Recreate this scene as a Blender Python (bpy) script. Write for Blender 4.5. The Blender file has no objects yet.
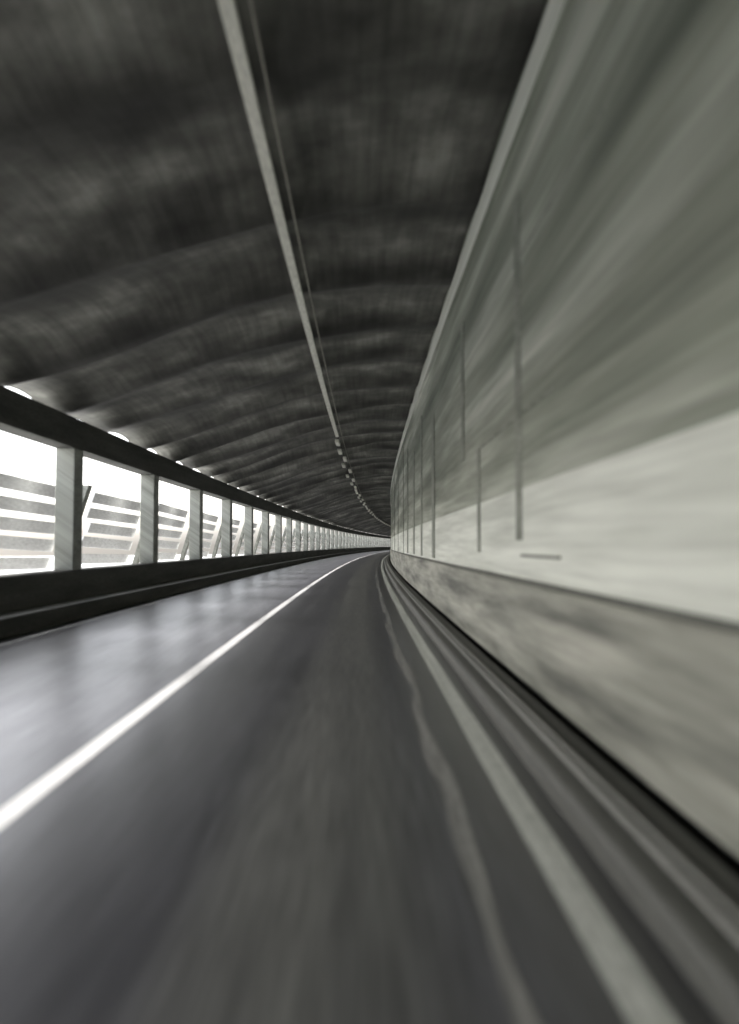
import bpy, math, random
from mathutils import Vector
random.seed(4)
R=1730.0
def P(s,u,z):
    a=s/R
    return (R-(R-u)*math.cos(a),(R-u)*math.sin(a),z)

sc=bpy.context.scene
def link(o,parent=None):
    sc.collection.objects.link(o)
    if parent: o.parent=parent
    return o
def empty(name):
    e=bpy.data.objects.new(name,None); return link(e)

# ---------- materials ----------
def mat(name,cols,scale=(3,0.2),rough=0.8,spec=0.3,bump=0.1,fine=40.0,fine_amt=0.25,metal=0.0,stops=(0.3,0.7),extra=None,fr=0.12):
    m=bpy.data.materials.new(name); m.use_nodes=True
    nt=m.node_tree; N=nt.nodes; L=nt.links
    b=N['Principled BSDF']
    uv=N.new('ShaderNodeUVMap'); uv.uv_map='UVMap'
    mp=N.new('ShaderNodeMapping'); mp.inputs['Scale'].default_value=(scale[0],scale[1],1)
    L.new(uv.outputs[0],mp.inputs[0])
    n1=N.new('ShaderNodeTexNoise'); n1.inputs['Scale'].default_value=1; n1.inputs['Detail'].default_value=5; n1.inputs['Roughness'].default_value=0.55
    L.new(mp.outputs[0],n1.inputs['Vector'])
    cr=N.new('ShaderNodeValToRGB')
    cr.color_ramp.elements[0].position=stops[0]; cr.color_ramp.elements[0].color=(*cols[0],1)
    cr.color_ramp.elements[1].position=stops[1]; cr.color_ramp.elements[1].color=(*cols[-1],1)
    if len(cols)==3:
        e=cr.color_ramp.elements.new(sum(stops)/2); e.color=(*cols[1],1)
    L.new(n1.outputs[0],cr.inputs[0])
    mp2=N.new('ShaderNodeMapping'); mp2.inputs['Scale'].default_value=(fine,fine*fr,1)
    L.new(uv.outputs[0],mp2.inputs[0])
    n2=N.new('ShaderNodeTexNoise'); n2.inputs['Scale'].default_value=1; n2.inputs['Detail'].default_value=3
    L.new(mp2.outputs[0],n2.inputs['Vector'])
    mr=N.new('ShaderNodeMapRange'); mr.inputs[1].default_value=0.3; mr.inputs[2].default_value=0.7
    mr.inputs[3].default_value=1-fine_amt; mr.inputs[4].default_value=1+fine_amt*0.6
    L.new(n2.outputs[0],mr.inputs[0])
    mx=N.new('ShaderNodeMix'); mx.data_type='RGBA'; mx.blend_type='MULTIPLY'; mx.inputs[0].default_value=1
    L.new(cr.outputs[0],mx.inputs[6]); L.new(mr.outputs[0],mx.inputs[7])
    col=mx.outputs[2]
    if extra: col=extra(nt,uv,col,b)
    L.new(col,b.inputs['Base Color'])
    b.inputs['Roughness'].default_value=rough
    b.inputs['Specular IOR Level'].default_value=spec
    b.inputs['Metallic'].default_value=metal
    bp=N.new('ShaderNodeBump'); bp.inputs['Strength'].default_value=bump; bp.inputs['Distance'].default_value=0.02
    L.new(n2.outputs[0],bp.inputs['Height']); L.new(bp.outputs[0],b.inputs['Normal'])
    return m

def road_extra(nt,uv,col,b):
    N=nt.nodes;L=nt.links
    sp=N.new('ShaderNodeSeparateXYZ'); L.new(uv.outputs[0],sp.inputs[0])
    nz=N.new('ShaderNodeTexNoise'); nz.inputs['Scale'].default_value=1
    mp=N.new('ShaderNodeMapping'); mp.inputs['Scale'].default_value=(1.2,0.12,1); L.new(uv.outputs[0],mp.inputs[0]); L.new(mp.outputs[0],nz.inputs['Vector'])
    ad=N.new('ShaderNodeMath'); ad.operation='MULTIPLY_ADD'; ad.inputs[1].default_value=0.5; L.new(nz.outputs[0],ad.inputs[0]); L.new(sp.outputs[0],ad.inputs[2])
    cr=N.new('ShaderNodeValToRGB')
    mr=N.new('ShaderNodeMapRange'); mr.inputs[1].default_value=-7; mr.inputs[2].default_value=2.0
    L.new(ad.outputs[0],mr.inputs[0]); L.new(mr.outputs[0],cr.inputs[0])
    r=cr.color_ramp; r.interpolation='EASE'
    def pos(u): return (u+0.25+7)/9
    data=[(-5.4,0.4),(-4.7,0.8),(-3.6,2.0),(-2.3,1.9),(-1.5,0.6),(-0.8,0.75),(-0.35,1.7),(0.05,1.85),(0.45,1.0),(0.8,0.55),(1.1,0.4)]  # daylight sheen on far lane and parapet shadow painted in; centre streak is wear
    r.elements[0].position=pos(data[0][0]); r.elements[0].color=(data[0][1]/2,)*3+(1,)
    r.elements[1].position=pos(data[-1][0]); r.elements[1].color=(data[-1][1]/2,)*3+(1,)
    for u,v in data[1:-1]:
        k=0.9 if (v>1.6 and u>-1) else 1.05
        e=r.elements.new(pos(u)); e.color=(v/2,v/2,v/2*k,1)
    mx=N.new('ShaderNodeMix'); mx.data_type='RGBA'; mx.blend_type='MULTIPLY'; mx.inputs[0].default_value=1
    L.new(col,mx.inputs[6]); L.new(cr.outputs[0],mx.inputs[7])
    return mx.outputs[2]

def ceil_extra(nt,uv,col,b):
    # rib shading painted into the colour: uneven dark bands at rib spacing
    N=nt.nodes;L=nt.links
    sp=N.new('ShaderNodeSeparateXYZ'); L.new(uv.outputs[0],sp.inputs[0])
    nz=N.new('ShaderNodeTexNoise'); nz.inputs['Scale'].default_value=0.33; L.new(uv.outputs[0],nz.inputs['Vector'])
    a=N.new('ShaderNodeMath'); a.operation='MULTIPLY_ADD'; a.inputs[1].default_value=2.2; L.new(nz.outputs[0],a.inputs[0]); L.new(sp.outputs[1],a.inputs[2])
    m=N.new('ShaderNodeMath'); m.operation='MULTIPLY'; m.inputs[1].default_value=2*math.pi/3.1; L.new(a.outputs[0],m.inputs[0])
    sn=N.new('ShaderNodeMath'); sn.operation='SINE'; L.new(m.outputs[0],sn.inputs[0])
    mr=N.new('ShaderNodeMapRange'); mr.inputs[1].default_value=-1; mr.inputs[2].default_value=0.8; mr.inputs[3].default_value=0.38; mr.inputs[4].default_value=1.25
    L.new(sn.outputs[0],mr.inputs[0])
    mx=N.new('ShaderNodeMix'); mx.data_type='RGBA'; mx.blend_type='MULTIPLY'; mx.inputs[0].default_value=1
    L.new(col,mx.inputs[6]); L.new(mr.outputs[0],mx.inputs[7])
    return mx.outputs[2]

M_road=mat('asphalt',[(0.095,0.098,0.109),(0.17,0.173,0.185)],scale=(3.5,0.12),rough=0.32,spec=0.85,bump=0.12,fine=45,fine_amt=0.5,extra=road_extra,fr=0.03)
M_paint=mat('road_paint',[(0.7,0.7,0.7),(0.85,0.85,0.85)],scale=(8,1),rough=0.5,spec=0.4,fine=60,fine_amt=0.15)
M_edge=mat('worn_edge_paint',[(0.36,0.38,0.35),(0.62,0.64,0.6)],scale=(12,0.3),rough=0.5,spec=0.4,fine=60,fine_amt=0.3)
M_upper=mat('concrete_upper',[(0.115,0.132,0.108),(0.25,0.27,0.228),(0.54,0.56,0.50)],scale=(1.5,0.07),rough=0.75,bump=0.2,fine=14,fine_amt=0.2,stops=(0.33,0.7),fr=0.035)
M_band=mat('concrete_painted_band',[(0.44,0.465,0.42),(0.72,0.745,0.69)],scale=(2.4,0.14),rough=0.6,fine=14,fine_amt=0.16,fr=0.035)
M_low=mat('concrete_lower',[(0.08,0.083,0.072),(0.22,0.225,0.195),(0.34,0.34,0.30)],scale=(3.0,0.26),rough=0.55,fine=14,fine_amt=0.2,stops=(0.33,0.64),fr=0.05)
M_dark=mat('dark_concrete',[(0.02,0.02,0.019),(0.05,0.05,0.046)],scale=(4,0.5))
M_kerb=mat('kerb_concrete',[(0.05,0.052,0.047),(0.10,0.102,0.093)],scale=(16,0.15),rough=0.6,spec=0.4,fine=50,fine_amt=0.25)
M_rail=mat('kerb_rail_steel',[(0.14,0.142,0.13),(0.24,0.24,0.225)],scale=(20,0.15),rough=0.35,spec=0.6,fine=50,fine_amt=0.2)
M_side=mat('sidewalk_concrete',[(0.14,0.14,0.13),(0.24,0.24,0.22)],scale=(4,0.3),rough=0.8)
M_par=mat('parapet_concrete',[(0.045,0.047,0.043),(0.11,0.11,0.10)],scale=(3,0.3),rough=0.85)
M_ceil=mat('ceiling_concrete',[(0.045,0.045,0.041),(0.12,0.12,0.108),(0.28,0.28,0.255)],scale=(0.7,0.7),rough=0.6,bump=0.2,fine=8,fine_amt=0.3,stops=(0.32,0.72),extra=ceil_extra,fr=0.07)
M_pil=mat('pillar_concrete',[(0.24,0.25,0.225),(0.42,0.43,0.4)],scale=(4,2),rough=0.85)
M_galv=mat('galvanised_steel',[(0.65,0.65,0.58),(0.8,0.8,0.73)],scale=(9,1),rough=0.6,spec=0.5)
M_pipe=mat('dark_conduit',[(0.08,0.085,0.075),(0.13,0.135,0.12)],scale=(9,2),rough=0.6)
M_cable=mat('grey_cable_sheath',[(0.25,0.24,0.21),(0.33,0.32,0.28)],scale=(9,2),rough=0.6)
M_trim=mat('grey_trim',[(0.15,0.165,0.14),(0.27,0.285,0.25)],scale=(3,2),rough=0.7)
M_wood=mat('white_guard_boards',[(0.78,0.78,0.8),(0.88,0.88,0.9)],scale=(10,1),rough=0.7)
M_ground=mat('pale_scree_ground',[(0.4,0.41,0.39),(0.65,0.65,0.63)],scale=(0.05,0.05),rough=0.95,fine=2,fine_amt=0.2)
M_joint=mat('joint_sealant',[(0.11,0.12,0.10),(0.19,0.195,0.175)],scale=(9,2),rough=0.9)

# ---------- builders ----------
def frange(a,b,d):
    n=max(1,int(round((b-a)/d))); return [a+(b-a)*i/n for i in range(n+1)]
def sweep(name,prof,s0,s1,ds,mats,segm=None,closed=False,zf=None,parent=None,smooth=False,uvx0=0.0,cap=False):
    ss=frange(s0,s1,ds); n=len(prof)
    V=[];F=[];UV=[];MI=[]
    d=[uvx0]
    pr=list(prof)+([prof[0]] if closed else [])
    for i in range(1,len(pr)):
        d.append(d[-1]+math.dist(pr[i],pr[i-1]))
    for s in ss:
        for (u,z) in prof:
            V.append(P(s,u,z+(zf(s,u) if zf else 0)))
    m=n if closed else n-1
    for j in range(len(ss)-1):
        for i in range(m):
            i2=(i+1)%n
            F.append((j*n+i,j*n+i2,(j+1)*n+i2,(j+1)*n+i))
            UV+= [(d[i],ss[j]),(d[i+1],ss[j]),(d[i+1],ss[j+1]),(d[i],ss[j+1])]
            MI.append(segm[i] if segm else 0)
    if closed and cap:
        for j in (0,len(ss)-1):
            F.append(tuple(j*n+i for i in range(n))); UV+=[(prof[i][0],prof[i][1]) for i in range(n)]; MI.append(0)
    me=bpy.data.meshes.new(name); me.from_pydata(V,[],F)
    ul=me.uv_layers.new(name='UVMap')
    for k,uvv in enumerate(UV): ul.data[k].uv=uvv
    for mm in (mats if isinstance(mats,list) else [mats]): me.materials.append(mm)
    for k,p in enumerate(me.polygons):
        p.material_index=MI[k]; p.use_smooth=smooth
    me.update()
    return link(bpy.data.objects.new(name,me),parent)

def boxes(name,items,m,parent=None,bevel=0.0):
    V=[];F=[];UV=[]
    fs=[(0,1,2,3),(7,6,5,4),(0,4,5,1),(1,5,6,2),(2,6,7,3),(3,7,4,0)]
    for c in items:
        b=len(V)
        V+=[P(*q) for q in c]
        for f in fs:
            F.append(tuple(b+i for i in f))
            for i in f:
                q=c[i]; UV.append((q[2]+q[1]*0.7,q[0]))
    me=bpy.data.meshes.new(name); me.from_pydata(V,[],F)
    ul=me.uv_layers.new(name='UVMap')
    for k,uvv in enumerate(UV): ul.data[k].uv=uvv
    me.materials.append(m); me.update()
    o=link(bpy.data.objects.new(name,me),parent)
    if bevel:
        bv=o.modifiers.new('bevel','BEVEL'); bv.width=bevel; bv.segments=2
    return o
def bx(s0,s1,u0,u1,z0,z1):
    return [(s0,u0,z0),(s1,u0,z0),(s1,u1,z0),(s0,u1,z0),(s0,u0,z1),(s1,u0,z1),(s1,u1,z1),(s0,u1,z1)]
def tube_prof(u,z,r,n=10):
    return [(u+r*math.cos(2*math.pi*i/n),z+r*math.sin(2*math.pi*i/n)) for i in range(n)]

S0,S1=-40,285
# ---------- ground ----------
gp=[(-4000,-60),(-1500,-60),(-400,-60),(-150,-45),(-60,-22),(-25,-8),(-12,-2.2),(-8.2,-0.3),(-7,-0.1),(2.0,-0.1),(2.6,-0.1),(2.65,7.2),(6,8),(30,22),(120,75),(400,180),(1200,260)]
def gz(s,u):
    if -8<u<3: return 0
    return 1.2*math.sin(s*0.031+u*0.05)*min(1,abs(u+3)/60)+ (0.25*math.sin(s*0.23+u*0.4) if abs(u)>9 else 0)
sweep('ground',gp,-2200,2200,10,M_ground,zf=gz,smooth=True,uvx0=-4000)

# ---------- road ----------
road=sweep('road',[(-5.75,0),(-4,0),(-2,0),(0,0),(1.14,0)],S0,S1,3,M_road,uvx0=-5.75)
sweep('centre_line',[(-2.03,0.004),(-1.88,0.004)],S0,S1,3,M_paint,parent=road)
sweep('edge_line',[(0.85,0.004),(1.01,0.004)],S0,S1,3,M_edge,parent=road)
M_faded=mat('faded_paint',[(0.14,0.14,0.14),(0.42,0.42,0.4)],scale=(10,0.6),rough=0.5,fine=40,fine_amt=0.4,stops=(0.35,0.6))
sweep('edge_line_far_lane',[(-5.42,0.004),(-5.32,0.004)],S0,S1,3,M_faded,parent=road)
def wob():  # pale wavy strip of uneven width along the near lane
    V=[];F=[];UV=[];ss=frange(1.2,70,0.2)
    for s in ss:
        c=0.555+0.024*math.sin(s*1.7)+0.02*math.sin(s*0.8+1)+0.006*math.sin(s*4.3)
        w=0.050+0.014*math.sin(s*1.4+0.5)+0.008*math.sin(s*3.7)
        V+=[P(s,c-w,0.004),P(s,c+w,0.004)]
    for j in range(len(ss)-1):
        F.append((2*j,2*j+1,2*j+3,2*j+2)); UV+=[(0,ss[j]),(0.1,ss[j]),(0.1,ss[j+1]),(0,ss[j+1])]
    me=bpy.data.meshes.new('wavy_strip_mesh'); me.from_pydata(V,[],F)
    ul=me.uv_layers.new(name='UVMap')
    for k,x in enumerate(UV): ul.data[k].uv=x
    me.materials.append(M_wavy); link(bpy.data.objects.new('wavy_pale_strip',me),road)
M_wavy=mat('wavy_strip_grey',[(0.11,0.11,0.11),(0.27,0.27,0.26)],scale=(18,0.9),rough=0.4,fine=40,fine_amt=0.3,stops=(0.3,0.62))
wob()

# ---------- right kerb ----------
kp=[(1.14,-0.05),(1.15,0.10),(1.17,0.13),(1.20,0.14),(1.44,0.15),(1.55,0.145),(1.56,0.03),(1.60,0.02),(1.72,0.02)]
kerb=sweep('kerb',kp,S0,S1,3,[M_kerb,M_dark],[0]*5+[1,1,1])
sweep('guide_rail_tube',tube_prof(1.30,0.167,0.020),S0,S1,3,M_rail,closed=True,smooth=True,parent=kerb)
sweep('guide_rail_pipe',tube_prof(1.365,0.170,0.018),S0,S1,3,M_rail,closed=True,smooth=True,parent=kerb)

# ---------- retaining wall ----------
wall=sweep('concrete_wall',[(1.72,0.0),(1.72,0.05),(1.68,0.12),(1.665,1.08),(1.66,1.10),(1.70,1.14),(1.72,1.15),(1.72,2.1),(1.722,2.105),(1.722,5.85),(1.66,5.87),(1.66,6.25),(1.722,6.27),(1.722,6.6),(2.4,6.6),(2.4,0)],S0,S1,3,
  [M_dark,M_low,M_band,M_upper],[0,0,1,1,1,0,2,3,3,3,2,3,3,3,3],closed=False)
sweep('ledge_cable',tube_prof(1.665,1.135,0.022),S0,S1,3,M_pipe,closed=True,parent=wall,smooth=True)
it=[]
for s in [33,40,48,56,64,72]:
    it.append(bx(s,s+0.05,1.70,1.735,1.16,5.8))
boxes('expansion_joint',it,M_joint,wall)
it=[bx(7.95,8.28,1.716,1.74,1.55,5.3), bx(10.75,11.0,1.708,1.74,1.4,2.9), bx(12.4,12.75,1.708,1.74,2.9,5.2),
    bx(17.6,18.2,1.70,1.74,1.2,4.6),bx(21.5,21.9,1.70,1.74,1.2,5.2),bx(25,25.6,1.70,1.74,1.2,4.6),bx(29,29.5,1.69,1.74,1.2,5.2)]
boxes('vertical_conduit',it,M_trim,wall,0.01)
it=[bx(6.6,10.7,1.712,1.74,2.87,2.91), bx(5.2,8.3,1.715,1.74,4.55,4.6)]
boxes('horizontal_conduit',it,M_trim,wall,0.008)
boxes('small_sill',[bx(6.44,7.95,1.695,1.735,1.38,1.405)],M_pipe,wall,0.006)

# ---------- roof ----------
gal=empty('avalanche_gallery')
PER=3.1
base=[(-6.75,4.45),(-6.3,4.55),(-5.7,4.74),(-5.0,4.97),(-4.2,5.25),(-3.3,5.58),(-2.3,5.9),(-1.3,6.14),(-0.4,6.29),(0.4,6.38),(1.1,6.42),(1.70,6.42)]
def cz(s,u):
    ph=0.18*math.sin(s*0.37)+0.06*math.sin(u*0.9+s*0.2)
    t=abs(math.sin(math.pi*(s-1.0)/PER+ph))**0.75
    k=(1.0 if u<0.4 else 0.7)*(0.8+0.3*math.sin(s*0.53+1))
    return 0.36*(t-0.6)*k+0.04*math.sin(s*0.7+u)
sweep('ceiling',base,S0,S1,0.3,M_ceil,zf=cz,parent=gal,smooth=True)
sweep('roof_slab',[(-6.9,4.98),(-3.3,6.3),(0,6.95),(2.5,7.1),(2.5,7.6),(0,7.5),(-3.4,6.9),(-7.0,5.3)],S0,S1,5,M_par,closed=True,parent=gal)
sweep('edge_beam',[(-6.1,3.58),(-6.1,4.22),(-6.55,4.22),(-6.55,3.58)],S0,S1,3,M_par,closed=True,parent=gal)
sweep('parapet',[(-6.1,0.0),(-6.1,0.94),(-6.13,0.97),(-6.52,0.97),(-6.55,0.94),(-6.55,-0.3)],S0,S1,3,M_par,parent=gal)
k=-9; i=0
posts=[]
while True:
    s=16.5+6.12*k
    if s>S1-2: break
    posts.append(s)
    boxes('pillar_%d'%i,[bx(s-0.26,s+0.26,-6.53,-6.12,0.971,3.579)],M_pil,gal,0.02)
    k+=1;i+=1
sweep('sidewalk',[(-5.72,-0.02),(-5.7,0.30),(-5.66,0.33),(-6.099,0.34)],S0,S1,3,[M_par,M_side],[0,0,1])

# ---------- outer guard fence ----------
bar=empty('snow_barrier_fence')
st=[];bd=[]
for s in posts:
    a=s+2.0
    st.append([(a-0.12,-7.75,-0.2),(a+0.16,-7.75,-0.2),(a+0.16,-7.6,-0.2),(a-0.12,-7.6,-0.2),
               (a+0.45,-6.95,3.0),(a+0.73,-6.95,3.0),(a+0.73,-6.8,3.0),(a+0.45,-6.8,3.0)])
    for j,z in enumerate([0.5,0.92,1.34,1.76,2.18,2.6]):
        uu=-7.85+(z+0.2)/3.5*0.8
        L0=a-4.0+random.uniform(-.2,.2); L1=a+0.0+z*0.14; dz=random.uniform(0.02,0.14)
        bd.append([(L0,uu-0.12,z+dz),(L1,uu-0.12,z),(L1,uu-0.08,z),(L0,uu-0.08,z+dz),
                   (L0,uu-0.02,z+0.28+dz),(L1,uu-0.02,z+0.28),(L1,uu+0.02,z+0.28),(L0,uu+0.02,z+0.28+dz)])
boxes('strut',st,M_pil,bar); boxes('board',bd,M_wood,bar)

# ---------- ceiling strip / lamps ----------
tray=sweep('cable_tray',[(-1.15,5.93),(-1.02,5.93),(-1.02,5.98),(-1.15,5.98)],S0,31,1,M_galv,closed=True,cap=True)
tz=sweep('tray_run',[(-1.12,5.95),(-1.06,5.95),(-1.06,5.99),(-1.12,5.99)],31.02,S1,1,M_par,closed=True,cap=True,parent=tray)
sweep('overhead_cable',tube_prof(-0.88,5.94,0.013,8),S0,S1,1,M_cable,closed=True,smooth=True)
s=31.5
while s<230:
    w=0.14*math.sin(s*0.9)
    boxes('ceiling_lamp',[bx(s,s+1.3,-1.2+w,-1.02+w,5.79,5.92)],M_galv,None,0.03); s+=PER
# ---------- camera ----------
cd=bpy.data.cameras.new('camera'); cam=bpy.data.objects.new('camera',cd); link(cam)
cam.location=(0,0,1.5)
cam.rotation_euler=(math.radians(90+2.5),0,math.radians(-0.95))
cd.sensor_fit='VERTICAL'; cd.sensor_height=36; cd.lens=26.7
cd.clip_start=0.05; cd.clip_end=8000
cd.dof.use_dof=True; cd.dof.focus_distance=90; cd.dof.aperture_fstop=0.45
sc.camera=cam
# ---------- light ----------
w=bpy.data.worlds.new('World'); sc.world=w; w.use_nodes=True
nt=w.node_tree; bg=nt.nodes['Background']
sky=nt.nodes.new('ShaderNodeTexSky'); sky.sky_type='NISHITA'; sky.sun_disc=False
sky.sun_elevation=math.radians(34); sky.sun_rotation=math.radians(-75); sky.dust_density=4
hs=nt.nodes.new('ShaderNodeHueSaturation'); hs.inputs['Saturation'].default_value=0.3
nt.links.new(sky.outputs[0],hs.inputs['Color']); nt.links.new(hs.outputs[0],bg.inputs[0])
bg.inputs[1].default_value=0.78
sd=bpy.data.lights.new('sun','SUN'); sd.energy=5; sd.angle=math.radians(14); sd.color=(1,0.97,0.95)
so=bpy.data.objects.new('sun',sd); link(so)
el,az=math.radians(34),math.radians(-75)
d=Vector((math.sin(az)*math.cos(el),math.cos(az)*math.cos(el),math.sin(el)))
so.rotation_euler=d.to_track_quat('Z','Y').to_euler()
sc.view_settings.view_transform='Standard'; sc.view_settings.look='None'; sc.view_settings.exposure=0
